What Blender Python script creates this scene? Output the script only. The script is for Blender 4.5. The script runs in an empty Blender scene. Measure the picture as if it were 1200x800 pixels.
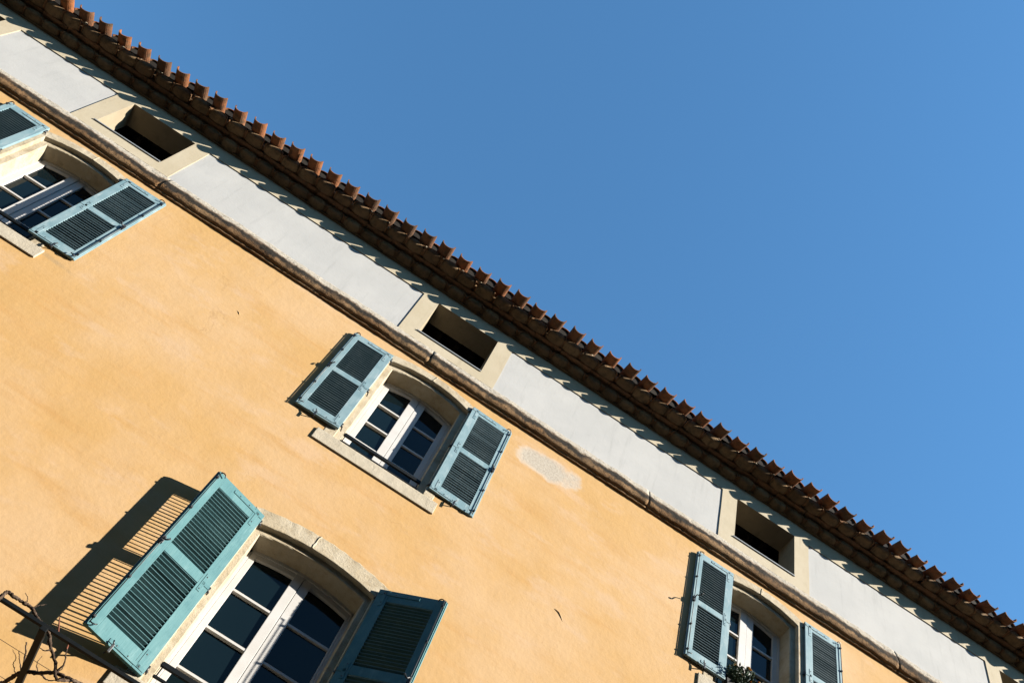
import bpy, bmesh, math, random
from mathutils import Vector, Matrix
random.seed(7)
R = random.uniform
scene = bpy.context.scene
col = scene.collection

# ------------------------------------------------------------------ render / camera / light
scene.render.engine = 'CYCLES'
vs = scene.view_settings
vs.view_transform = 'Standard'; vs.look = 'None'; vs.gamma = 1.0; vs.exposure = 1.77
vs.use_curve_mapping = False
scene.cycles.max_bounces = 6

cam = bpy.data.cameras.new('camera'); cam.sensor_width = 36; cam.lens = 35.845
cam.clip_end = 3000
camo = bpy.data.objects.new('camera', cam); col.objects.link(camo)
M = Matrix(((0.835943946, -0.547102539, -0.043318947), (-0.493672490, -0.715123206, -0.494859851), (0.239760697, 0.435060469, -0.867892388)))
M4 = M.to_4x4(); M4.translation = Vector((0, -8, 1.65)); camo.matrix_world = M4
# the photograph looks up; columns are right / up / back
M4 = Matrix(((M[0][0], M[0][1], M[0][2], 0), (M[1][0], M[1][1], M[1][2], -8), (M[2][0], M[2][1], M[2][2], 1.65), (0, 0, 0, 1)))
camo.matrix_world = M4
scene.camera = camo

SUN = Vector((1.82, -1.0, 1.0)).normalized()
sl = bpy.data.lights.new('sun', 'SUN'); sl.energy = 5.0; sl.angle = math.radians(.5); sl.color = (1.0, .94, .84)
so = bpy.data.objects.new('sun', sl); col.objects.link(so); so.location = SUN * 60
so.rotation_mode = 'QUATERNION'; so.rotation_quaternion = SUN.to_track_quat('Z', 'Y')
w = bpy.data.worlds.new('World'); scene.world = w; w.use_nodes = True
nt = w.node_tree; bg = nt.nodes['Background']
sky = nt.nodes.new('ShaderNodeTexSky'); sky.sky_type = 'NISHITA'; sky.sun_disc = False
sky.sun_elevation = math.asin(SUN.z); sky.sun_rotation = math.atan2(SUN.x, SUN.y)
sky.air_density = 1.6; sky.dust_density = 0.0; sky.ozone_density = 8.0; sky.altitude = 100
tint = nt.nodes.new('ShaderNodeMix'); tint.data_type = 'RGBA'; tint.blend_type = 'MULTIPLY'; tint.inputs[0].default_value = 1
tint.inputs[7].default_value = (.80, 1.0, .97, 1)       # clear cyan-blue winter sky
nt.links.new(sky.outputs[0], tint.inputs[6]); nt.links.new(tint.outputs[2], bg.inputs[0]); bg.inputs[1].default_value = .070

# ------------------------------------------------------------------ materials
ALB = .52   # keeps lime paint and plaster in the 0.2-0.5 albedo range
class Mat:
    def __init__(s, name, rough=.85, spec=.3):
        s.m = bpy.data.materials.new(name); s.m.use_nodes = True
        s.t = s.m.node_tree; s.b = s.t.nodes['Principled BSDF']
        s.b.inputs['Roughness'].default_value = rough
        s.b.inputs['Specular IOR Level'].default_value = spec
        tc = s.t.nodes.new('ShaderNodeTexCoord'); s.co = tc.outputs['Object']
    def n(s, typ, **kw):
        x = s.t.nodes.new(typ)
        for k, v in kw.items(): setattr(x, k, v)
        return x
    def link(s, a, b): s.t.links.new(a, b)
    def mapping(s, scale=(1, 1, 1), loc=(0, 0, 0), rot=(0, 0, 0)):
        m = s.n('ShaderNodeMapping'); s.link(s.co, m.inputs[0])
        m.inputs['Scale'].default_value = scale; m.inputs['Location'].default_value = loc; m.inputs['Rotation'].default_value = rot
        return m.outputs[0]
    def noise(s, scale, detail=4, rough=.55, vec=None, dist=0):
        x = s.n('ShaderNodeTexNoise'); x.inputs['Scale'].default_value = scale
        x.inputs['Detail'].default_value = detail; x.inputs['Roughness'].default_value = rough
        x.inputs['Distortion'].default_value = dist
        s.link(vec if vec is not None else s.co, x.inputs['Vector']); return x.outputs['Fac']
    def ramp(s, fac, a, b):
        x = s.n('ShaderNodeMapRange'); x.inputs[1].default_value = a; x.inputs[2].default_value = b
        x.interpolation_type = 'SMOOTHSTEP'
        s.link(fac, x.inputs[0]); return x.outputs[0]
    def mix(s, fac, a, b, mode='MIX'):
        x = s.n('ShaderNodeMix', data_type='RGBA', blend_type=mode)
        for val, sock in ((fac, x.inputs[0]), (a, x.inputs[6]), (b, x.inputs[7])):
            if isinstance(val, (int, float)): sock.default_value = val
            elif isinstance(val, tuple): sock.default_value = (*[q * ALB for q in val], 1)
            else: s.link(val, sock)
        return x.outputs[2]
    def math(s, op, a, b=0.0):
        x = s.n('ShaderNodeMath', operation=op)
        for val, sock in ((a, x.inputs[0]), (b, x.inputs[1])):
            if isinstance(val, (int, float)): sock.default_value = val
            else: s.link(val, sock)
        return x.outputs[0]
    def sep(s):
        x = s.n('ShaderNodeSeparateXYZ'); s.link(s.co, x.inputs[0]); return x.outputs
    def island(s): return s.n('ShaderNodeNewGeometry').outputs['Random Per Island']
    def objrand(s): return s.n('ShaderNodeObjectInfo').outputs['Random']
    def color(s, c):
        if isinstance(c, tuple): s.b.inputs['Base Color'].default_value = (*c, 1)
        else: s.link(c, s.b.inputs['Base Color'])
    def bump(s, h, strength=.3, dist=.01):
        x = s.n('ShaderNodeBump'); x.inputs['Strength'].default_value = strength; x.inputs['Distance'].default_value = dist
        s.link(h, x.inputs['Height']); s.link(x.outputs[0], s.b.inputs['Normal'])

def plaster_yellow():
    k = Mat('ochre_plaster', .9, .2)
    c = k.mix(k.ramp(k.noise(.55, 5, .6), .35, .68), (.70, .425, .165), (.755, .50, .265))
    diag = k.mapping((.35, 1, 2.2), rot=(0, .55, 0))
    c = k.mix(k.math('MULTIPLY', k.ramp(k.noise(1.6, 6, .62, diag), .50, .74), .55), c, (.65, .355, .115))
    c = k.mix(k.math('MULTIPLY', k.ramp(k.noise(2.3, 7, .6, k.mapping((.6, 1, 1.3), (3, 1, 7), (0, .5, 0))), .52, .72), .6), c, (.76, .525, .325))
    c = k.mix(k.math('MULTIPLY', k.ramp(k.noise(9, 6, .7), .52, .8), .35), c, (.58, .32, .11))
    # small pits and specks of dirt
    c = k.mix(k.math('MULTIPLY', k.ramp(k.noise(42, 2, .5), .70, .76), .55), c, (.36, .2, .09))
    x, y, z = k.sep()
    # faint grey rub mark
    ux = k.math('DIVIDE', k.math('ADD', x, 4.73), .5)
    uz = k.math('DIVIDE', k.math('ADD', k.math('SUBTRACT', z, 11.30), k.math('MULTIPLY', k.math('ADD', x, 4.73), .10)), .055)
    rub = k.math('ADD', k.math('MULTIPLY', ux, ux), k.math('MULTIPLY', uz, uz))
    c = k.mix(k.math('MULTIPLY', k.ramp(k.math('ADD', rub, k.math('MULTIPLY', k.noise(7, 6, .7), 1.6)), 2.0, .5), .55), c, (.42, .31, .18))
    # rain drips under the string course and thin crazing
    drip = k.math('MULTIPLY', k.ramp(k.noise(5, 5, .65, k.mapping((1.6, 1, .10))), .56, .72), k.ramp(z, 12.3, 13.7))
    c = k.mix(k.math('MULTIPLY', drip, .38), c, (.50, .32, .16))
    v = k.n('ShaderNodeTexVoronoi', feature='DISTANCE_TO_EDGE'); v.inputs['Scale'].default_value = .9
    wv = k.n('ShaderNodeVectorMath', operation='ADD'); k.link(k.co, wv.inputs[0])
    nz = k.n('ShaderNodeTexNoise'); nz.inputs['Scale'].default_value = 2.5; nz.inputs['Detail'].default_value = 5; k.link(k.co, nz.inputs['Vector'])
    sc_ = k.n('ShaderNodeVectorMath', operation='SCALE'); sc_.inputs[3].default_value = .5; k.link(nz.outputs['Color'], sc_.inputs[0])
    k.link(sc_.outputs[0], wv.inputs[1]); k.link(wv.outputs[0], v.inputs['Vector'])
    crack = k.math('MULTIPLY', k.ramp(v.outputs['Distance'], .006, .001), k.ramp(k.noise(.8, 3, .5), .55, .66))
    c = k.mix(k.math('MULTIPLY', crack, .25), c, (.38, .22, .10))
    # bare render patch, an irregular lens below the string course
    dx = k.math('DIVIDE', k.math('SUBTRACT', x, 1.98), .60)
    zz = k.math('SUBTRACT', z, k.math('ADD', 13.27, k.math('MULTIPLY', k.math('SUBTRACT', x, 1.98), .06)))
    dz = k.math('DIVIDE', zz, .26)
    r2 = k.math('ADD', k.math('MULTIPLY', dx, dx), k.math('MULTIPLY', dz, dz))
    r2 = k.math('ADD', r2, k.math('MULTIPLY', k.math('SUBTRACT', k.noise(2.6, 7, .62), .5), 2.3))
    rim = k.ramp(r2, 1.15, .70); core = k.ramp(r2, .90, .30)
    c = k.mix(k.math('MULTIPLY', rim, .75), c, (.74, .60, .47))
    cc = k.mix(k.ramp(k.noise(30, 4, .6), .35, .7), (.66, .58, .47), (.52, .45, .36))
    cc = k.mix(k.ramp(k.noise(55, 2, .5), .66, .74), cc, (.20, .16, .12))
    c = k.mix(core, c, cc)
    k.color(c)
    h = k.math('ADD', k.math('MULTIPLY', k.noise(1.7, 4, .5), 3.0), k.noise(16, 7, .65))
    h = k.math('ADD', h, k.math('MULTIPLY', core, k.math('SUBTRACT', k.noise(55, 3, .6), 1.3)))
    k.bump(h, .30, .012)
    return k.m

def plaster(name, a, b, d, sc=1.0, bumps=.2):
    k = Mat(name, .9, .2)
    c = k.mix(k.ramp(k.noise(1.1 * sc, 6, .62), .35, .68), a, b)
    c = k.mix(k.math('MULTIPLY', k.ramp(k.noise(6 * sc, 6, .68, k.mapping((1, 1, .6))), .5, .78), .5), c, d)
    c = k.mix(k.math('MULTIPLY', k.ramp(k.noise(48, 2, .5), .68, .75), .35), c, tuple(v * .5 for v in d))
    c = k.mix(k.math('MULTIPLY', k.ramp(k.noise(4, 6, .65, k.mapping((2.2, 1, .22))), .52, .75), .35), c, tuple(v * .72 for v in d))
    k.color(c)
    k.bump(k.math('ADD', k.math('MULTIPLY', k.noise(2.4, 4), 2.0), k.noise(24, 6, .65)), bumps, .01)
    return k.m

def stone(name, a, b, dirt, amount=.6, pits=.5):
    k = Mat(name, .92, .15)
    c = k.mix(k.ramp(k.noise(2.6, 7, .65), .34, .66), a, b)
    c = k.mix(k.math('MULTIPLY', k.ramp(k.noise(6, 8, .72), .46, .74), amount), c, dirt)
    c = k.mix(k.math('MULTIPLY', k.ramp(k.noise(60, 3, .6), .63, .72), pits), c, tuple(v * .3 for v in dirt))
    k.color(c)
    k.bump(k.math('ADD', k.math('MULTIPLY', k.noise(5, 5, .6), 2.5), k.noise(38, 6, .7)), .5, .012)
    return k.m

def cornice_stone():
    k = Mat('weathered_cornice_stone', .95, .1)
    c = k.mix(k.ramp(k.noise(1.6, 6, .6, k.mapping((.7, 1, 1))), .36, .66), (.30, .165, .075), (.43, .27, .14))
    x, y, z = k.sep()
    zw = k.math('ADD', z, k.math('MULTIPLY', k.math('SUBTRACT', k.noise(2.2, 8, .72), .5), .34))
    zw = k.math('ADD', zw, k.math('MULTIPLY', k.math('SUBTRACT', k.noise(24, 5, .7, k.mapping((1, 1, .4))), .5), .10))
    c = k.mix(k.ramp(zw, 13.93, 14.06), c, (.58, .52, .43))              # limewash left on the upper slope
    band = k.math('MULTIPLY', k.ramp(zw, 13.80, 13.88), k.ramp(zw, 14.03, 13.94))
    c = k.mix(k.math('MULTIPLY', band, k.ramp(k.noise(1.3, 5, .6), .22, .48)), c, (.035, .03, .024))   # black crust
    c = k.mix(k.math('MULTIPLY', k.ramp(k.noise(30, 6, .7), .52, .66), .75), c, (.07, .055, .04))
    k.color(c)
    k.bump(k.math('ADD', k.math('MULTIPLY', k.noise(6, 6, .65), 2.0), k.noise(42, 6, .7)), .8, .02)
    return k.m

def tile_mat(name, a, b, lichen, am):
    k = Mat(name, .95, .12)
    c = k.mix(k.island(), a, b)
    c = k.mix(k.math('MULTIPLY', k.ramp(k.noise(9, 7, .68), .42, .68), am), c, lichen)
    c = k.mix(k.math('MULTIPLY', k.ramp(k.noise(3.5, 5, .6), .55, .7), .4), c, (.30, .22, .13))
    c = k.mix(k.math('MULTIPLY', k.ramp(k.noise(46, 4, .6), .55, .72), .4), c, tuple(v * .4 for v in lichen))
    k.color(c)
    k.bump(k.math('ADD', k.math('MULTIPLY', k.noise(11, 5, .6), 2), k.noise(55, 5, .7)), .6, .012)
    return k.m

def paint(name, a, b, worn, amount):
    k = Mat(name, .62, .3)
    off = k.n('ShaderNodeVectorMath', operation='ADD'); k.link(k.co, off.inputs[0])
    cb = k.n('ShaderNodeCombineXYZ'); rr = k.math('MULTIPLY', k.objrand(), 37.0)
    for q in range(3): k.link(rr, cb.inputs[q])
    k.link(cb.outputs[0], off.inputs[1]); k.co = off.outputs[0]
    c = k.mix(k.ramp(k.noise(3.2, 6, .6), .35, .65), a, b)
    c = k.mix(k.math('MULTIPLY', k.ramp(k.noise(5, 7, .7, k.mapping((3, 3, .8))), .50, .72), amount), c, worn)
    c = k.mix(k.math('MULTIPLY', k.ramp(k.noise(22, 6, .7, k.mapping((2, 2, .5))), .60, .74), amount * .8), c, tuple(v * .55 for v in a))
    c = k.mix(k.math('MULTIPLY', k.ramp(k.noise(12, 5, .75), .68, .76), amount * .7), c, (.23, .2, .16))
    k.color(c)
    k.bump(k.noise(30, 6, .6, k.mapping((2.5, 2.5, .22))), .35, .004)
    return k.m

def simple(name, c, d, rough=.6, spec=.3, sc=8, bump=.15):
    k = Mat(name, rough, spec)
    k.color(k.mix(k.ramp(k.noise(sc, 6, .65), .35, .7), c, d)); k.bump(k.noise(sc * 4, 5, .6), bump, .005); return k.m

def glass():
    k = Mat('window_glass', .03, .2)
    k.color((.003, .007, .009)); k.b.inputs['IOR'].default_value = 1.45
    k.bump(k.noise(2.2, 2, .5), .05, .02); return k.m

MT = dict(
    yellow=plaster_yellow(),
    grey=plaster('grey_plaster', (.555, .55, .535), (.615, .605, .585), (.51, .505, .49)),
    reveal=plaster('shade_darkened_reveal_plaster', (.42, .345, .235), (.50, .42, .295), (.30, .24, .16)),  # plaster darkened to put the shade of the attic openings into the colour
    beige=plaster('beige_plaster', (.60, .51, .36), (.66, .57, .42), (.52, .43, .29)),
    stone=stone('pale_limestone', (.58, .48, .33), (.70, .61, .46), (.36, .265, .15), .7),
    sill=stone('sill_limestone', (.62, .54, .41), (.68, .60, .47), (.50, .42, .30), .35, .25),
    cornice=cornice_stone(),
    tile=tile_mat('terracotta_roof_tile', (.17, .088, .05), (.44, .16, .06), (.095, .07, .045), .85),
    genoise=tile_mat('weathered_eave_tile', (.24, .12, .06), (.38, .19, .09), (.10, .078, .05), .7),
    mortar=tile_mat('eave_mortar', (.25, .15, .08), (.36, .23, .12), (.10, .078, .05), .7),
    lime=simple('lime_mortar', (.50, .43, .32), (.60, .53, .41), .95, .1, 20, .6),
    teal=paint('teal_shutter_paint', (.070, .225, .25), (.110, .285, .305), (.20, .385, .40), .6),
    blue=paint('faded_blue_shutter_paint', (.215, .36, .41), (.315, .46, .505), (.50, .60, .62), .8),
    teal_slat=paint('shade_darkened_teal_slat_paint', (.045, .14, .155), (.065, .17, .185), (.14, .26, .27), .35),  # shutter teal darkened: shade between the slats is in the colour
    blue_slat=paint('shade_darkened_blue_slat_paint', (.085, .15, .175), (.12, .19, .215), (.24, .31, .33), .4),  # same for the blue slats, painted darker than their frames as shade
    white=simple('white_window_paint', (.76, .73, .69), (.82, .80, .77), .45, .4, 5, .08),
    glass=glass(),
    iron=simple('dark_wrought_iron', (.007, .010, .013), (.016, .018, .020), .45, .5, 12),
    rust=simple('dark_green_iron_paint', (.003, .006, .008), (.009, .010, .010), .6, .14, 9),
    dark=simple('dark_timber_and_shade', (.025, .02, .016), (.04, .032, .024), .9, .1),  # attic timber, also used as painted shade in the tile gaps
    zinc=simple('zinc_sill_lip', (.34, .36, .37), (.42, .43, .44), .5, .5),
    bark=simple('vine_bark', (.06, .038, .026), (.20, .14, .10), .9, .1, 30, .8),
    twig=simple('red_vine_shoot', (.26, .085, .045), (.20, .07, .04), .7, .2, 20),
    leaf=simple('planter_leaf', (.055, .10, .055), (.10, .16, .10), .55, .3, 14),
    bloom=simple('yellow_blossom', (.75, .42, .02), (.70, .24, .02), .6, .2, 9),
    pot=simple('dark_planter', (.03, .03, .03), (.05, .045, .04), .7),
    paving=simple('street_paving', (.13, .12, .105), (.18, .165, .145), .9, .2, 1.5, .3),
)

# ------------------------------------------------------------------ mesh helpers
class MB:
    def __init__(s): s.v = []; s.f = []; s.m = []; s.sm = []
    def add(s, verts, faces, mi=0, smooth=False):
        o = len(s.v); s.v += [tuple(p) for p in verts]
        for f in faces: s.f.append(tuple(o + i for i in f)); s.m.append(mi); s.sm.append(smooth)
    def box(s, x0, x1, y0, y1, z0, z1, mi=0, ch=0.0):
        if ch <= 0:
            v = [(x, y, z) for x in (x0, x1) for y in (y0, y1) for z in (z0, z1)]
            s.add(v, [(0, 1, 3, 2), (4, 6, 7, 5), (0, 4, 5, 1), (2, 3, 7, 6), (0, 2, 6, 4), (1, 5, 7, 3)], mi); return
        bm = bmesh.new(); bmesh.ops.create_cube(bm, size=1)
        bmesh.ops.scale(bm, vec=(x1 - x0, y1 - y0, z1 - z0), verts=bm.verts)
        bmesh.ops.translate(bm, vec=((x0 + x1) / 2, (y0 + y1) / 2, (z0 + z1) / 2), verts=bm.verts)
        bmesh.ops.bevel(bm, geom=bm.edges[:], offset=ch, segments=2, affect='EDGES', profile=.6)
        s.bm(bm, mi)
    def bm(s, bm, mi=0, smooth=False):
        bm.verts.ensure_lookup_table(); bm.verts.index_update()
        s.add([v.co[:] for v in bm.verts], [[v.index for v in f.verts] for f in bm.faces], mi, smooth); bm.free()
    def loft(s, rings, mi=0, closed=False, caps=False, smooth=False):
        n = len(rings[0]); v = [p for r in rings for p in r]; f = []
        m = n if closed else n - 1
        for i in range(len(rings) - 1):
            for j in range(m):
                a = i * n + j; b = i * n + (j + 1) % n
                f.append((a, b, b + n, a + n))
        if caps:
            f.append(tuple(range(n))[::-1]); f.append(tuple((len(rings) - 1) * n + j for j in range(n)))
        s.add(v, f, mi, smooth)
    def tube(s, pts, radii, seg=7, mi=0):
        pts = [Vector(p) for p in pts]; rings = []
        if not isinstance(radii, (list, tuple)): radii = [radii] * len(pts)
        prev = Vector((.31, .77, .55))
        for i, p in enumerate(pts):
            t = (pts[min(i + 1, len(pts) - 1)] - pts[max(i - 1, 0)]).normalized()
            u = (prev - t * prev.dot(t)).normalized(); prev = u; vv = t.cross(u)
            rings.append([p + (u * math.cos(2 * math.pi * k / seg) + vv * math.sin(2 * math.pi * k / seg)) * radii[i] for k in range(seg)])
        s.loft(rings, mi, True, True, True)
    def build(s, name, mats, parent=None, loc=None, rot=None):
        me = bpy.data.meshes.new(name); me.from_pydata(s.v, [], s.f)
        for m in (mats if isinstance(mats, (list, tuple)) else [mats]): me.materials.append(m)
        me.polygons.foreach_set('material_index', s.m); me.polygons.foreach_set('use_smooth', s.sm)
        bm = bmesh.new(); bm.from_mesh(me); bmesh.ops.recalc_face_normals(bm, faces=bm.faces); bm.to_mesh(me); bm.free()
        me.update()
        o = bpy.data.objects.new(name, me); col.objects.link(o)
        if parent: o.parent = parent
        if loc: o.location = loc
        if rot is not None: o.rotation_euler = (0, 0, rot)
        return o

def tag(o, label=None, cat=None, group=None, kind=None):
    if label: o['label'] = label
    if cat: o['category'] = cat
    if group: o['group'] = group
    if kind: o['kind'] = kind
def empty(name, loc=(0, 0, 0), parent=None):
    o = bpy.data.objects.new(name, None); col.objects.link(o); o.location = loc; o.empty_display_size = .2
    if parent: o.parent = parent
    return o
def smooth_path(pts, n=6):
    P = [Vector(p) for p in pts]; out = []
    for i in range(len(P) - 1):
        a = P[max(i - 1, 0)]; b = P[i]; c = P[i + 1]; d = P[min(i + 2, len(P) - 1)]
        for k in range(n):
            t = k / n
            out.append(.5 * ((2 * b) + (c - a) * t + (2 * a - 5 * b + 4 * c - d) * t * t + (3 * b - a - 3 * c + d) * t ** 3))
    out.append(P[-1]); return out

def sheet_with_holes(outer, holes, y, thick=0.0):
    """flat sheet facing -Y with openings; thick > 0 gives it a body behind"""
    bm = bmesh.new(); edges = []
    for loop in [outer] + holes:
        vs_ = [bm.verts.new((x, y, z)) for x, z in loop]
        for i in range(len(vs_)): edges.append(bm.edges.new((vs_[i], vs_[(i + 1) % len(vs_)])))
    bmesh.ops.triangle_fill(bm, use_beauty=True, use_dissolve=False, edges=edges)
    if thick:
        g = bmesh.ops.extrude_face_region(bm, geom=bm.faces[:])
        bmesh.ops.translate(bm, vec=(0, thick, 0), verts=[e for e in g['geom'] if isinstance(e, bmesh.types.BMVert)])
    return bm

# ------------------------------------------------------------------ ground
g = MB(); g.box(-900, 900, -900, 900, -.2, 0)
street = g.build('street', MT['paving']); tag(street, 'pale stone paving of the street below the house', kind='structure')

# ------------------------------------------------------------------ the house
X0, X1 = -11.3, 17.2
house = empty('house', (0, 0, 0))
tag(house, 'old ochre plastered house with a double tiled eave, pale frieze and blue shutters', 'house')
P = []
WIN = [  # centre x, inner half width, inner spring z, inner rise, rebate hw, spring, rise, outer hw, spring, rise, sill z
    dict(c=-5.575, h=2),
    dict(c=0.0, h=2),
    dict(c=5.545, h=2),
    dict(c=.008, h=1),
]
for wd in WIN:
    if wd['h'] == 2:
        wd.update(hi=.555, zi=13.31, ri=.115, hr=.645, zr=13.365, rr=.145, ho=.79, zo=13.485, ro=.165, sill=11.32)
    else:
        wd.update(hi=.648, zi=9.435, ri=.095, hr=.72, zr=9.50, rr=.105, ho=.86, zo=9.69, ro=.135, sill=7.22)
def arch_path(c, hw, zs, rise, zb, n=18):
    pts = [(c - hw, zb), (c - hw, zb + (zs - zb) * .33), (c - hw, zb + (zs - zb) * .66)]
    for i in range(n + 1):
        t = -1 + 2 * i / n; pts.append((c + hw * t, zs + rise * (1 - t * t)))
    pts += [(c + hw, zb + (zs - zb) * .66), (c + hw, zb + (zs - zb) * .33), (c + hw, zb)]
    return pts

holes = [arch_path(wd['c'], wd['ho'] - .03, wd['zo'] - .03, wd['ro'], wd['sill'] - .12) for wd in WIN]
f = MB(); f.bm(sheet_with_holes([(X0, 0), (X1, 0), (X1, 13.76), (X0, 13.76)], holes, 0))
f.box(X0, X0 + .3, .001, 9, 0, 15.9); f.box(X1 - .3, X1, .001, 9, 0, 15.9); f.box(X0, X1, 9, 9.3, 0, 15.9)
f.build('facade_wall', MT['yellow'], house)

# bits of lifted plaster on the wall
for pts, lift in (([(2.67, 10.885), (2.70, 10.885), (2.74, 10.872), (2.78, 10.83), (2.82, 10.775)], .010), ([(-2.62, 12.42), (-2.58, 12.40), (-2.55, 12.36)], .008)):
    fl = MB(); rings = []
    for i, (x, z) in enumerate(pts):
        e = math.sin(math.pi * i / (len(pts) - 1))
        rings.append([(x + .010, -.001, z + .012), (x + .004, -.001 - lift * e, z + .004), (x, -.001 - lift * e, z - .002), (x, -.0005, z - .006)])
    fl.loft(rings); fl.build('plaster_flake', MT['yellow'], house)

# attic openings and frieze
ATT = [(-9.53, 1.09), (-6.142, 1.092), (-.582, 1.092), (5.031, 1.092), (10.10, 1.092)]
FR = [(-9.81, -8.17), (-6.419, -4.782), (-.856, .781), (4.754, 6.391), (9.824, 11.461)]
AZ0, AZ1, FZ0, FZT = 14.393, 15.402, 14.170, 15.402
g_ = .012
fr = MB(); fr.bm(sheet_with_holes([(X0, 13.765), (X1, 13.765), (X1, 15.9), (X0, 15.9)],
      [[(x - g_, AZ0 - g_), (x + w_ + g_, AZ0 - g_), (x + w_ + g_, AZ1 + g_), (x - g_, AZ1 + g_)] for x, w_ in ATT], 0))
fr.build('frieze_panel', MT['grey'], house)
outl = [(X0, 15.75), (X0, FZT)]
for a, b in FR: outl += [(a, FZT), (a, FZ0), (b, FZ0), (b, FZT)]
outl += [(X1, FZT), (X1, 15.75)]
# subdivide outline slightly and wobble it like hand-finished plaster
wob = []
for i, (x, z) in enumerate(outl):
    x2, z2 = outl[(i + 1) % len(outl)]; L = math.hypot(x2 - x, z2 - z); n = max(1, int(L / .35))
    for k in range(n):
        t = k / n; e = 0 if k == 0 else R(-.004, .004)
        wob.append((x + (x2 - x) * t + (e if abs(z2 - z) > abs(x2 - x) else 0), z + (z2 - z) * t + (e if abs(x2 - x) > abs(z2 - z) and z < 15.7 else 0)))
tr = MB(); tr.bm(sheet_with_holes(wob, [[(x, AZ0), (x + w_, AZ0), (x + w_, AZ1), (x, AZ1)] for x, w_ in ATT], -.016, .0145))
tr.build('frieze_trim', MT['beige'], house)
for x, w_ in ATT:
    a = MB(); d = .37
    A = [(x, AZ0), (x + w_, AZ0), (x + w_, AZ1), (x, AZ1)]
    n = 6; rings = []
    for q in range(n + 1):
        y = -.014 + (d + .014) * q / n; s_ = .010 * q / n
        rings.append([(x + s_ + R(-.002, .002) * (q > 0), y, AZ0), (x + w_ - s_, y, AZ0), (x + w_ - s_, y, AZ1 - .02 * q / n), (x + s_, y, AZ1 - .02 * q / n)])
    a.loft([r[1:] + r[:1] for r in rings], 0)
    a.loft([r[:2] for r in rings], 1)  # floor darkened to keep bounced light off the soffit
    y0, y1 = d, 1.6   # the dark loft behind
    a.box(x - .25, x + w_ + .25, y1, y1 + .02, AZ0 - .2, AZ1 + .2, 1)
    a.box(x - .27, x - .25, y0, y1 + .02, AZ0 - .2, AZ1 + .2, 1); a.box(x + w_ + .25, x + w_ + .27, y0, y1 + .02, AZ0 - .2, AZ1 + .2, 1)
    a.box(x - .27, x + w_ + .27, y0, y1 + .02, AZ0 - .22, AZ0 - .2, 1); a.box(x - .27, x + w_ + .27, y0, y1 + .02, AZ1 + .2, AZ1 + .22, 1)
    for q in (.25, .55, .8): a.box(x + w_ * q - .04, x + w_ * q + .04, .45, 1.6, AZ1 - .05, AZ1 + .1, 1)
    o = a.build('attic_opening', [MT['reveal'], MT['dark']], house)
    sb = MB(); sb.box(x - .03, x + w_ - .002, -.034, .04, AZ0 - .012, AZ0 + .010, 0, .003); sb.build('sill', MT['zinc'], o)

# string course
prof = [(0, 14.185), (.014, 14.178), (.030, 14.135), (.046, 14.085), (.060, 14.035), (.073, 13.985), (.084, 13.935), (.092, 13.89), (.095, 13.85), (.092, 13.815),
        (.080, 13.785), (.062, 13.765), (.044, 13.757), (.036, 13.752), (.035, 13.733), (.030, 13.724), (0, 13.722)]
cm = MB(); x = X0
while x < X1:
    L = min(R(2.6, 4.6), X1 - x); n = max(2, int(L / .045)); off = R(-.0025, .0025); offz = R(-.0025, .0025); rings = []
    ph = R(0, 9)
    for i in range(n + 1):
        t = i / n; xx = x + .0015 + (L - .003) * t
        e = 1 - .025 * max(0, 1 - min(t, 1 - t) * L / .02)
        wv = .004 * math.sin(xx * 3.1 + ph) + .003 * math.sin(xx * 9.7 + ph)
        rings.append([(xx, -(d_ * e + (off + wv + R(-.006, .006) if .0 < d_ else 0)) if d_ > 0 else .0, z_ + (offz + wv * .7 + R(-.003, .003) if d_ > .03 else 0)) for d_, z_ in prof])
    cm.loft(rings, 0, False, True, True); x += L
cm.build('cornice', MT['cornice'], house)

# ------------------------------------------------------------------ eave: two corbelled rows of canal tiles and a flat course
ev = MB()
xx = X0
while xx < X1:   # thin bedding slab at the wall head
    L = R(.35, .55); ev.box(xx + .002, min(xx + L, X1) - .002, -.054 + R(-.006, .006), .05, 15.738 + R(-.003, .003), 15.766, 1, .006); xx += L
def eave_row(pitch, length, z, hw, h, phase):
    x = X0 + phase
    while x < X1:
        c = x + R(-.012, .012); L = length + R(-.014, .014); yaw = R(-.03, .03); zz = z + R(-.006, .006); roll = R(-.05, .05)
        hw_ = hw * R(.96, 1.02); h_ = h * R(.92, 1.06)
        def tf(px, py, pz):
            X = px * math.cos(roll) - pz * math.sin(roll); Z = px * math.sin(roll) + pz * math.cos(roll)
            return (c + X * math.cos(yaw) + py * math.sin(yaw), py * math.cos(yaw), zz + Z)
        N = 14
        outer = [(-math.cos(math.pi * i / N) * hw_, math.sin(math.pi * i / N) ** .85 * h_) for i in range(N + 1)]
        inner = [(px * (1 - .016 / hw_), max(0, pz - .015)) for px, pz in outer]
        loop = outer + inner[::-1]
        rings = [[tf(px, y, pz) for px, pz in loop] for y in (.05, -L * .5, -L + .006)]
        rings.append([tf(px * .985, -L, pz * .97 + .001) for px, pz in loop])
        ev.loft(rings, 0, True, True, False)
        # mortar fill, bulging below
        bu = R(.026, .044); rec = R(-.004, .006); k = 10
        fill = [(px * .985, pz + .001) for px, pz in inner] + [(inner[-1][0] * (1 - 2 * i / k), -bu * math.sin(math.pi * i / k) ** .8) for i in range(1, k)]
        rr = [[tf(px, y, pz) for px, pz in fill] for y in (.05, -L * .4, -L + rec + .08)]
        for kx_, dy_, kz_, up_ in ((.985, .050, .96, .004), (.95, .028, .90, .010), (.88, .012, .80, .020), (.74, .003, .62, .034), (.4, .0, .3, .05)):
            rr.append([tf(px * kx_, -L + rec + dy_, pz * kz_ + up_) for px, pz in fill])
        ev.loft(rr, 1, True, True, True)
        x += pitch
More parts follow.
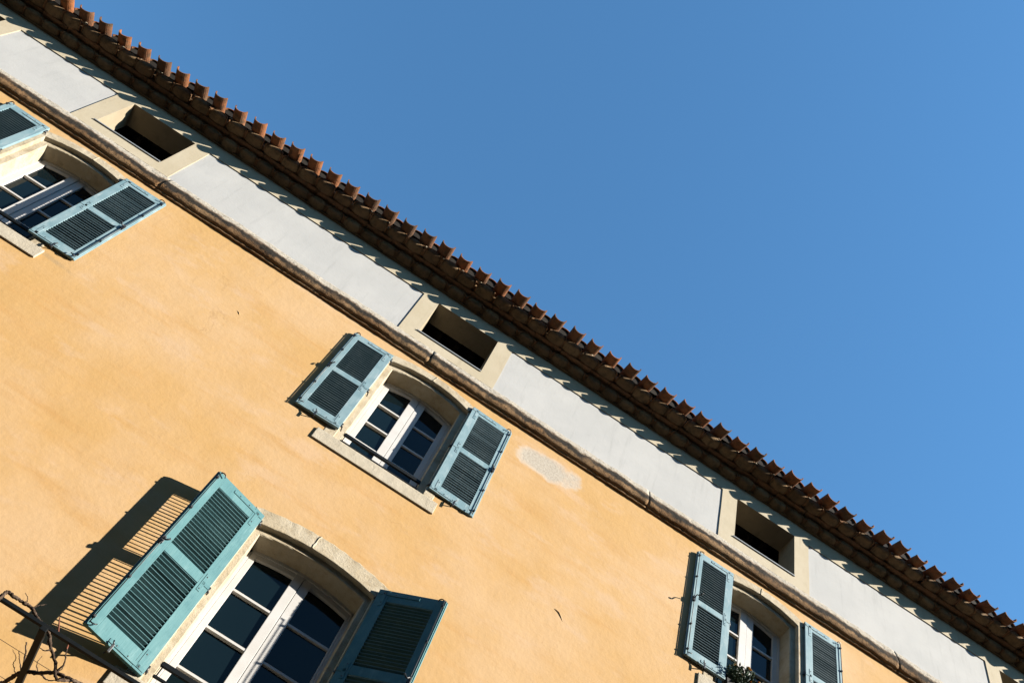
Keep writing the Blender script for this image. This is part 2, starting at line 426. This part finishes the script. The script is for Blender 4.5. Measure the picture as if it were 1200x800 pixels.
eave_row(.326, .172, 15.772, .158, .098, .09)
xx = X0
while xx < X1:   # flat tile course with a rounded nose
    L = R(.38, .62); e = min(xx + L, X1); oy = R(-.010, .010); oz = R(-.006, .006); rings = []
    for q in (0, .25, .5, .75, 1):
        X = xx + .003 + (e - xx - .006) * q; s_ = R(-.003, .003)
        nose = [(-.218, 15.888), (-.236, 15.893), (-.246, 15.904), (-.247, 15.916), (-.240, 15.927), (-.222, 15.934)]
        rings.append([(X, .05, 15.886 + oz)] + [(X, y + oy + s_, z + oz + s_) for y, z in nose] + [(X, .05, 15.934 + oz)])
    ev.loft(rings, 0, True, True, True); xx = e
eave_row(.3335, .404, 15.945, .162, .108, .21)
# mortar bed closing the space under the roof tiles
bx = X0; ring = []
ev.box(X0, X1, -.30, .3, 16.0, 16.075, 1)
ev.box(X0, X1, -.145, .05, 15.80, 15.884, 1)

# ------------------------------------------------------------------ roof of canal tiles
SL = .36
rf = MB()
pitch = .3525; x = X0 + .115; TH = .016
def barrel(c, y0, y1, zc, hw, h, sign, roll, yaw, mi, taper=1.0):
    N = 12; out = [(-math.cos(math.pi * i / N), math.sin(math.pi * i / N)) for i in range(N + 1)]
    def ring(y, k, th0=0.0):
        a = [(px * hw * k, sign * pz * h * k) for px, pz in out]; b = [(px * (hw * k - TH), sign * max(pz * (h * k - TH), 0.0)) for px, pz in out]
        res = []
        for px, pz in a + b[::-1]:
            X = px * math.cos(roll) - pz * math.sin(roll); Z = px * math.sin(roll) + pz * math.cos(roll)
            res.append((c + X + (y - y0) * yaw, y - (0 if True else 0), zc + Z + (y - y0) * SL))
        return res
    rf.loft([ring(y0, 1), ring(y0 + .008, 1.004), ring((y0 + y1) / 2, (1 + taper) / 2), ring(y1, taper)], mi, True, True, False)
i = 0
while x < X1 + .05:
    c = x + R(-.012, .012); y0 = -.615 + R(-.034, .024); roll = R(-.15, .15)
    hw = .112 * R(.95, 1.05); h = .124 * R(.92, 1.06)
    barrel(c, y0, .25, 16.082 + (y0 + .615) * SL + R(-.014, .014), hw, h, -1, roll, R(-.03, .03), 0, 1.08)
    for q in range(1, 7): barrel(x, -.2 + .8 * q - .45, .25 + .8 * q, 16.14 + (-.2 + .8 * q - .45 + .6) * SL, .115, .12, -1, 0, 0, 0, 1.05)
    cc = x + pitch / 2 + R(-.014, .014); cy = -.375 + R(-.03, .02)
    cz = 16.150 + (cy + .625) * SL + R(-.006, .006); chw, chh = .125 * R(.96, 1.04), .102 * R(.94, 1.06)
    barrel(cc, cy, .25, cz, chw, chh, 1, R(-.06, .06), R(-.02, .02), 0, .92)
    # dark plug under the cover tile, painting the shade of the gap
    pl = [(-math.cos(math.pi * q / 10) * (chw - .012), math.sin(math.pi * q / 10) * (chh - .012)) for q in range(11)] + [(chw - .012, -.09), (-chw + .012, -.09)]
    rf.loft([[(cc + px, cy + dy_, cz + pz + dy_ * SL) for px, pz in pl] for dy_ in (.03, .12)], 1, True, True)
    for q in range(1, 7): barrel(x + pitch / 2, -.2 + .8 * q - .4, .25 + .8 * q, 16.12 + (-.2 + .8 * q - .4 + .6) * SL, .125, .1, 1, 0, 0, 0, .92)
    # dabs of lime mortar squeezed out under the channel tile
    if random.random() < .8:
        bm = bmesh.new(); bmesh.ops.create_icosphere(bm, subdivisions=2, radius=1)
        sx, sy, sz = R(.06, .12), R(.02, .035), R(.009, .018)
        for v in bm.verts:
            v.co = Vector((v.co.x * sx * R(.8, 1.15), v.co.y * sy * R(.8, 1.2), v.co.z * sz * R(.7, 1.3)))
            v.co += Vector((c - R(.0, .006), -.372, 16.048 + sz * .1))
        ev.bm(bm, 2, True)
    x += pitch; i += 1
rf.box(X0, X1, -.29, 0, 16.076, 16.17, 1)
rf.add([(X0, -.26, 16.10), (X1, -.26, 16.10), (X1, 4.8, 16.10 + 5.06 * SL), (X0, 4.8, 16.10 + 5.06 * SL),
        (X0, 4.8, 15.9), (X1, 4.8, 15.9), (X1, 9.3, 15.85), (X0, 9.3, 15.85)], [(0, 1, 2, 3), (3, 2, 6, 7)], 1)
roof = rf.build('roof', [MT['tile'], MT['dark']], house)
ev.build('eave_course', [MT['genoise'], MT['mortar'], MT['lime']], house)

# ------------------------------------------------------------------ windows
def make_window(wd):
    c = wd['c']; s_ = wd['sill']; low = wd['h'] == 1
    root = empty('window', (c, 0, s_), house)
    def off(o): o.location = (-c, 0, -s_)
    # stone surround swept round the opening
    b = MB(); zb = s_
    def ring_path(hw, zs, rise, y, jit=0):
        return [(px + R(-jit, jit), y + R(-jit, jit) * .25, pz + R(-jit, jit)) for px, pz in arch_path(c, hw, zs, rise, zb, 26)]
    hi, zi, ri, hr, zr, rr, ho, zo, ro = (wd[k] for k in ('hi', 'zi', 'ri', 'hr', 'zr', 'rr', 'ho', 'zo', 'ro'))
    L = [ring_path(ho, zo, ro, .003, .010), ring_path(ho - .01, zo - .01, ro, -.007, .008), ring_path(hr + .006, zr + .004, rr, -.008, .002),
         ring_path(hr, zr, rr, -.003, .003), ring_path(hr, zr - .001, rr, .060, .003), ring_path(hi + .008, zi + .008, ri, .061, .004), ring_path(hi, zi, ri, .070, .003),
         ring_path(hi, zi - .015, ri, .18, .002), ring_path(hi, zi - .03, ri, .44, .0)]
    for lo in L:
        lo[0] = (lo[0][0], lo[0][1], zb); lo[-1] = (lo[-1][0], lo[-1][1], zb)
    b.loft(L)
    off(b.build('surround', MT['stone'], root))
    # raised joint / keystone seam
    kk = MB()
    zk0 = zr + rr; zk1 = zo + ro
    kx = c - .10 if low else c + .02
    rings = []
    for q in range(6):
        t = q / 5; e = R(-.006, .006); wdt = .010 + .006 * math.sin(t * 7)
        z = zk0 + .004 + (zk1 - zk0 - .014) * t
        rings.append([(kx + e - wdt - .02 * (1 - t), -.0085, z), (kx + e - .02 * (1 - t), -.017, z), (kx + e + wdt - .02 * (1 - t), -.0085, z)])
    kk.loft(rings, 0, False, True); 
    if not low or True: off(kk.build('keystone_seam', MT['stone'], root))
    # stone sill
    sb = MB(); sw = .86 if not low else .95
    sb.box(c - sw, c + sw, -.024, .06, s_ - .205, s_ + .002, 0, .008); sb.box(c - hi - .02, c + hi + .02, .05, .45, s_ - .15, s_ - .004)
    off(sb.build('sill', MT['sill'], root))
    # sashes
    yf = .300
    bars = [12.821, 12.353, 11.95 - .02, 11.49] if not low else [8.872, 8.325, 7.79, 7.26]
    def top(x_): t = (x_ - c) / hi; return zi - .03 + ri * (1 - t * t)
    fx = MB()
    for sd in (-1, 1):   # fixed frame
        fx.box(*sorted((c + sd * (hi - .028), c + sd * (hi + .01))), yf - .012, yf + .07, s_, zi - .02, 0, .004)
    n = 20; rings = []
    for q in range(n + 1):
        xq = c - hi + 2 * hi * q / n; zt = top(xq)
        rings.append([(xq, yf - .012, zt + .01), (xq, yf - .012, zt - .028), (xq, yf + .07, zt - .028), (xq, yf + .07, zt + .01)])
    fx.loft(rings, 0, True, True); off(fx.build('frame', MT['white'], root))
    pw_o = .447 if not low else .548   # outer edge of glass
    pw_i = .113 if not low else .105
    if low: pw_o2 = .594
    else: pw_o2 = .447
    for sd in (-1, 1):
        po = pw_o if sd < 0 else pw_o2
        m = MB(); yy = yf - (.006 if sd < 0 else 0)
        m.box(*sorted((c + sd * po, c + sd * (hi - .030))), yy, yy + .05, s_ + .01, top(c + sd * (po + hi) / 2) - .02, 0, .005)
        m.box(*sorted((c + sd * .0025, c + sd * (pw_i))), yy - .004, yy + .05, s_ + .01, top(c) - .02, 0, .005)
        m.box(*sorted((c + sd * pw_i, c + sd * po)), yy + .002, yy + .048, s_ + .01, s_ + .10, 0, .004)
        for zb_ in bars:
            zc = zb_ - .024
            prof_ = [(yy + .002, zc - .014), (yy + .002, zc + .014), (yy + .012, zc + .020), (yy + .04, zc + .024), (yy + .04, zc - .024), (yy + .012, zc - .020)]
            m.loft([[(X, y, z) for y, z in prof_] for X in sorted((c + sd * (pw_i - .004), c + sd * (po + .004)))], 0, True, True)
        rings = []
        for q in range(9):
            xq = c + sd * (pw_i - .003 + (po - pw_i + .006) * q / 8); zt = top(xq) - .026
            rings.append([(xq, yy + .003, zt), (xq, yy + .003, zt - .062), (xq, yy + .018, zt - .078), (xq, yy + .045, zt - .078), (xq, yy + .045, zt)])
        m.loft(rings, 0, True, True)
        off(m.build('sash', MT['white'], root))
        p_ = MB(); 
        zs_ = [s_ + .08] + sorted(z - .024 for z in bars) + [top(c) - .05]
        for a_, b_ in zip(zs_[:-1], zs_[1:]):
            tx, tz = R(-.007, .007), R(-.009, .009)
            xa, xb = sorted((c + sd * (pw_i - .01), c + sd * (po + .01)))
            p_.add([(xa, yy + .031 - tx - tz, a_), (xb, yy + .031 + tx - tz, a_), (xb, yy + .031 + tx + tz, b_), (xa, yy + .031 - tx + tz, b_)], [(0, 1, 2, 3)])
        off(p_.build('pane', MT['glass'], root))
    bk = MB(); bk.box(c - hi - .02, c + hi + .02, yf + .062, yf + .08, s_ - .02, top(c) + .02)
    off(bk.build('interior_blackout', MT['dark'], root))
    # guard rail across the opening
    gr = MB()
    zr_ = 11.585 if not low else 7.53
    gr.box(c - hi - .002, c + hi + .002, .055, .085, zr_ - .028, zr_ + .022, 0, .004)
    gr.box(c - hi - .002, c + hi + .002, .058, .082, zr_ - .16, zr_ - .135, 0, .004)
    for q in (-1, 1): gr.box(c + q * (hi - .02) - .006, c + q * (hi - .02) + .006, .062, .078, zr_ - .14, zr_ - .02)
    off(gr.build('guard_rail', MT['rust'], root))
    return root
for wd in WIN: make_window(wd)

# ------------------------------------------------------------------ louvred shutters
def make_shutter(xh, yh, zb, wdt, h, theta, sd, mat, nsl, label=None):
    T = .042 if sd < 0 or h > 2.2 else .034
    root = MB()
    st_h, st_f = (.118, .088); rt, rm, rb = (.125, .10, .15)
    if h > 2.2: st_h, st_f, rt, rm, rb = .125, .098, .17, .125, .185
    def bx(x0, x1, y0, y1, z0, z1, ch=.003, mb=root):
        mb.box(*sorted((sd * x0, sd * x1)), y0, y1, z0, z1, 0, ch)
    bx(0, st_h, 0, T, 0, h); bx(wdt - st_f, wdt, 0, T, 0, h)
    bx(wdt - .010, wdt + .012, .014, T - .004, .004, h - .004, .003)          # rebated free edge
    zm = rb + (h - rb - rt - rm) * .5
    bx(st_h, wdt - st_f, .002, T - .002, 0, rb); bx(st_h, wdt - st_f, .002, T - .002, h - rt, h); bx(st_h, wdt - st_f, .002, T - .002, zm, zm + rm)
    o = root.build('shutter', mat, house, (xh, yh, zb), -sd * theta)
    if label: o['label'] = label
    lv = MB()
    for a_, b_ in ((rb, zm), (zm + rm, h - rt)):
        p_ = (b_ - a_) / nsl
        for q in range(nsl):
            z = a_ + p_ * (q + .5); dz = .0145; t_ = .0040; j = R(-.0022, .0022); k = R(-.002, .002); dz *= R(.88, 1.12)
            x0, x1 = sorted((sd * (st_h - .004), sd * (wdt - st_f + .004)))
            rings = [[(X, .004 + k, z + dz + t_ + e), (X, .0025 + k, z + dz - t_ + e), (X, T - .005, z - dz - t_ + e), (X, T - .003, z - dz + t_ + e)] for X, e in ((x0, j), (x1, -j))]
            lv.loft(rings, 0, True, True)
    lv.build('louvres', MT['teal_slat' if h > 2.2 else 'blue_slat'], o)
    def plate(hw, x0, x1, z0, z1): hw.box(*sorted((sd * x0, sd * x1)), -.0045, .001, z0, z1, 0, .0012)
    def rivet(hw, x_, z_): hw.box(*sorted((sd * (x_ - .006), sd * (x_ + .006))), -.008, 0, z_ - .006, z_ + .006, 1, .002)
    B = .040
    # corner straps on the hinge side and a T strap in the middle
    for z0, up in ((h - .055, -1), (.045, 1)):
        hw = MB()
        plate(hw, .012, wdt * .62, z0 - B / 2, z0 + B / 2)
        a_, b_ = sorted((z0 - up * B / 2, z0 + up * .19)); plate(hw, .012 + .045, .012 + .045 + B, a_, b_)
        for q in (.07, .2, .33): rivet(hw, q, z0)
        rivet(hw, .077, z0 + up * .14)
        hw.build('corner_strap', [mat, MT['iron']], o)
    hw = MB()
    plate(hw, .058, .058 + B, zm - .07, zm + .16); rivet(hw, .078, zm - .04); rivet(hw, .078, zm + .12); plate(hw, .0, .09, zm + .02, zm + .02 + B)
    hw.build('middle_strap', [mat, MT['iron']], o)
    # hinge knuckles
    for z in (h - .10, zm + .04, .10):
        hg = MB()
        hg.tube([(-sd * .010, .018, z - .035), (-sd * .010, .018, z + .035)], .011, 8)
        hg.box(*sorted((-sd * .03, sd * .02)), .016, .030, z - .030, z - .012)
        hg.tube([(-sd * .022, .02, z - .02), (-sd * .03, .09 if yh < -.05 else .06, z - .02)], .008, 6)
        hg.build('hinge', MT['iron'], o)
    # espagnolette rod with hooks and lever on the free stile
    es = MB(); xe = sd * (wdt - .018)
    es.tube([(xe, -.016, .02), (xe, -.016, h - .01)], .0055, 7)
    for z in (.10, h * .27, h * .73, h - .10): es.box(xe - .013, xe + .013, -.024, .002, z - .011, z + .011, 0, .002)
    zl = zm + rm * .5
    es.box(xe - .018, xe + .018, -.026, .001, zl - .045, zl + .045, 0, .003)
    lv_ = 1.15 if 5 < xh < 5.2 else .5      # one lever stands out, the others are folded in
    es.tube(smooth_path([(xe, -.02, zl), (xe + sd * .004, -.02 - .05 * lv_, zl + .01), (xe - sd * .01, -.02 - .08 * lv_, zl - .02), (xe - sd * .03, -.02 - .105 * lv_, zl - .01), (xe - sd * .045, -.02 - .115 * lv_, zl + .012)], 4), [.0075] * 8 + [.009] * 8 + [.011], 7)
    for z, s2 in ((.035, 1), (h - .03, -1)):
        es.tube(smooth_path([(xe, -.016, z), (xe - sd * .02, -.03, z - s2 * .012), (xe - sd * .05, -.032, z - s2 * .002), (xe - sd * .062, -.02, z + s2 * .018)], 4), .0065, 6)
    es.build('espagnolette', MT['iron'], o)
    # shutter stop on the wall, under the bottom rail
    sp = MB(); xs = sd * wdt * .55
    sp.tube([(xs, .08, -.03), (xs, -.03, -.035)], .008, 6)
    sp.box(xs - .012, xs + .012, -.036, -.024, -.075, .02, 0, .003); sp.tube([(xs, -.03, .01), (xs + sd * .02, -.036, .045)], .007, 6)
    sp.build('shutter_stop', MT['iron'], o)
    return o
rad = math.radians
SH = [  # xh, yh, zb, width, height, theta, side, material
    (-6.275, -.06, 11.455, .635, 2.06, rad(1), -1, 'blue'),
    (-5.050, -.046, 11.452, .636, 2.08, rad(0), 1, 'blue'),
    (-.650, -.062, 11.462, .612, 1.965, rad(-1.5), -1, 'blue'),
    (.672, -.044, 11.466, .640, 2.018, rad(-1.5), 1, 'blue'),
    (5.052, -.050, 11.44, .600, 2.075, rad(.3), -1, 'blue'),
    (6.285, -.044, 11.45, .612, 2.05, rad(0), 1, 'blue'),
    (-.710, -.05, 7.235, .665, 2.35, rad(17.5), -1, 'teal'),
    (.739, -.05, 7.25, .742, 2.345, rad(29.5), 1, 'teal'),
]
for a in SH:
    make_shutter(*a[:7], MT[a[7]], 18 if a[7] == 'blue' else 20)

# ------------------------------------------------------------------ window box with flowers on the right-hand sill
pb = empty('flower_box', (5.5, -.0, 11.322))
tag(pb, 'dark flower box with green leaves and yellow blossoms on the right-hand window sill', 'flower box')
b = MB()
b.loft([[(-.40, -.045, 0), (.40, -.045, 0), (.40, .05, 0), (-.40, .05, 0)], [(-.43, -.06, .17), (.43, -.06, .17), (.43, .055, .17), (-.43, .055, .17)], [(-.41, -.045, .17), (.41, -.045, .17), (.41, .04, .17), (-.41, .04, .17)], [(-.41, -.045, .15), (.41, -.045, .15), (.41, .04, .15), (-.41, .04, .15)]], 0, True, True)
b.build('planter', MT['pot'], pb)
lf = MB(); bl = MB()
def leafq(mb, p, d, L, W):
    d = d.normalized(); s_ = d.cross(Vector((R(-.4, .4), R(-.4, .4), 1))).normalized(); u = s_.cross(d)
    mb.add([p, p + d * L * .45 + s_ * W + u * L * .06, p + d * L, p + d * L * .45 - s_ * W + u * L * .06, p + d * L * .5 - u * L * .05], [(0, 1, 4), (1, 2, 4), (2, 3, 4), (3, 0, 4)], 0)
for q in range(110):
    x0 = R(-.42, .42); root = Vector((x0, R(-.05, .03), .15)); hgt = R(.08, .29) * (1.25 if x0 < -.1 else .8)
    tip = root + Vector((R(-.09, .09), R(-.13, .05), hgt))
    pts = [root, (root + tip) / 2 + Vector((R(-.02, .02), R(-.03, .01), .02)), tip]
    lf.tube(pts, [.004, .003, .002], 4)
    for k in range(18):
        t = R(.05, 1); p = root.lerp(tip, t)
        leafq(lf, p, Vector((R(-1, 1), R(-1, .6), R(-.5, .9))), R(.04, .075), R(.010, .020))
    if q % 4 == 0 and x0 > -.25:
        for k in range(9):
            a = k / 9 * 2 * math.pi; leafq(bl, tip, Vector((math.cos(a), -.7, math.sin(a) + .3)), .035, .011)
lf.build('foliage', MT['leaf'], pb); bl.build('blossoms', MT['bloom'], pb)

# ------------------------------------------------------------------ iron pergola fixed to the wall, bottom left
pg = empty('pergola', (-1.41, -1.0, 6.49))
tag(pg, 'dark iron pergola frame with rail, cross beam and wires below the left shutter', 'pergola')
O = Vector((-1.41, -1.0, 6.49))
m = MB(); m.box(-3.4, 2.9, -.016, .016, -.016, .016, 0, .004); m.build('rail', MT['rust'], pg)
for bxp in (-2.6, 0, 2.5):
    m = MB(); m.box(bxp - .027, bxp + .027, -.03, .985, -.058, -.0165, 0, .005)
    m.box(bxp - .06, bxp + .06, .985, 1.0, -.10, .02, 0, .003); m.build('cross_beam', MT['rust'], pg)
for yy in (.40, .80):
    m = MB(); m.tube([(-3.4, yy, -.012), (2.9, yy, -.012)], .0022, 5); m.build('wire', MT['iron'], pg)

vn = empty('vine', (-1.41, -.7, 6.45))
tag(vn, 'bare leafless vine branches twisting over the iron pergola', 'vine')
OV = Vector((-1.41, -.7, 6.45))
BR = {'low': ([(-2.6, .0, 6.2), (-1.668, -.02, 6.45), (-1.536, -0.148, 6.46), (-1.485, -0.294, 6.44), (-1.421, -0.44, 6.45), (-1.304, -0.534, 6.455), (-1.194, -0.645, 6.45), (-1.084, -0.681, 6.45), (-0.963, -0.704, 6.45), (-0.764, -0.744, 6.47), (-.2, -.8, 6.5)], .019, .011),
 'up1': ([(-1.427, -0.434, 6.45), (-1.475, -0.434, 6.553), (-1.553, -0.434, 6.676)], .009, .005),
 'up2': ([(-1.429, -0.443, 6.45), (-1.489, -0.443, 6.507), (-1.548, -0.443, 6.575)], .005, .003),
 'mid': ([(-1.359, -1.0, 6.46), (-1.285, -.99, 6.38), (-1.186, -.97, 6.305), (-1.106, -.95, 6.22), (-1.02, -.8, 6.38), (-.963, -.71, 6.45)], .013, .010),
 'mid2': ([(-1.143, -0.97, 6.27), (-1.13, -1.0, 6.319), (-1.187, -1.0, 6.428)], .008, .004),
 'arch': ([(-2.5, -.8, 6.42), (-1.95, -.98, 6.35), (-1.822, -1.01, 6.373), (-1.808, -1.02, 6.476), (-1.804, -1.02, 6.55), (-1.747, -1.01, 6.556), (-1.659, -1.0, 6.563), (-1.59, -1.0, 6.56), (-1.517, -1.0, 6.523), (-1.455, -1.0, 6.50), (-1.359, -1.0, 6.46)], .015, .012),
 't3': ([(-1.277, -0.99, 6.36), (-1.301, -1.0, 6.323), (-1.341, -1.0, 6.328)], .006, .003),
 't4': ([(-1.59, -1.0, 6.56), (-1.567, -1.0, 6.609), (-1.529, -1.0, 6.649)], .005, .002),
 't5': ([(-1.282, -0.54, 6.45), (-1.218, -0.528, 6.45), (-1.154, -0.566, 6.46)], .007, .003),
 't7': ([(-1.64, -1.0, 6.56), (-1.66, -1.02, 6.60), (-1.70, -1.03, 6.62)], .004, .002),
 't8': ([(-1.46, -.38, 6.45), (-1.52, -.40, 6.49), (-1.54, -.40, 6.55), (-1.60, -.42, 6.58)], .004, .0018),
 't9': ([(-1.20, -.64, 6.45), (-1.17, -.66, 6.50), (-1.19, -.68, 6.56)], .005, .002),
 't10': ([(-1.10, -.95, 6.22), (-1.06, -.98, 6.25), (-1.00, -1.0, 6.24)], .005, .002),
 't11': ([(-1.30, -.53, 6.45), (-1.36, -.55, 6.50), (-1.37, -.56, 6.57)], .0045, .002),
 't6': ([(-1.12, -.68, 6.45), (-1.10, -.70, 6.40), (-1.12, -.72, 6.36)], .005, .003)}
m = MB()
for nm, (pts, r0, r1) in BR.items():
    sp = smooth_path([Vector(p) - OV for p in pts], 8); n = len(sp)
    rr_ = []
    for i, p in enumerate(sp):
        p += Vector((R(-.004, .004), R(-.004, .004), R(-.004, .004)))
        rr_.append((r0 + (r1 - r0) * i / (n - 1)) * R(.86, 1.14) * (1.35 if i % 11 == 5 else 1))
    m.tube(sp, rr_, 8)
m.build('branch', MT['bark'], vn)
for pts in ([(-1.312, -1.0, 6.497), (-1.35, -1.0, 6.56), (-1.386, -1.0, 6.619)], [(-1.187, -1.0, 6.428), (-1.2, -1.0, 6.47)]):
    m = MB(); sp = smooth_path([Vector(p) - OV for p in pts], 5); m.tube(sp, [.008 - .004 * i / len(sp) for i in range(len(sp))], 7)
    m.build('shoot', MT['twig'], vn)

# ------------------------------------------------------------------ unseen house added across the street: blocks sky light, shades paving and lower wall
oh = empty('added_opposite_house', (0, -13.8, 0))
tag(oh, 'unseen tall brown house added across the street to block sky light', 'house')
b = MB(); b.box(-45, 45, -12, 0, 0, 18.6); b.build('facade_wall', simple('brown_render', (.26, .21, .16), (.32, .26, .20), .9, .1, 2), oh)
b = MB(); b.add([(-45.4, .5, 18.55), (45.4, .5, 18.55), (45.4, -6, 20.3), (-45.4, -6, 20.3), (45.4, -12.4, 18.55), (-45.4, -12.4, 18.55)], [(0, 1, 2, 3), (3, 2, 4, 5), (0, 5, 4, 1), (0, 3, 5), (1, 4, 2)]); b.build('roof', MT['tile'], oh)
for fl_ in (1.2, 4.6, 8.0, 11.4, 14.8):
    for q in range(-5, 6):
        b = MB(); b.box(q * 3.6 - .55, q * 3.6 + .55, -.05, .03, fl_, fl_ + 1.9, 0, .01); b.build('window', MT['glass'], oh)
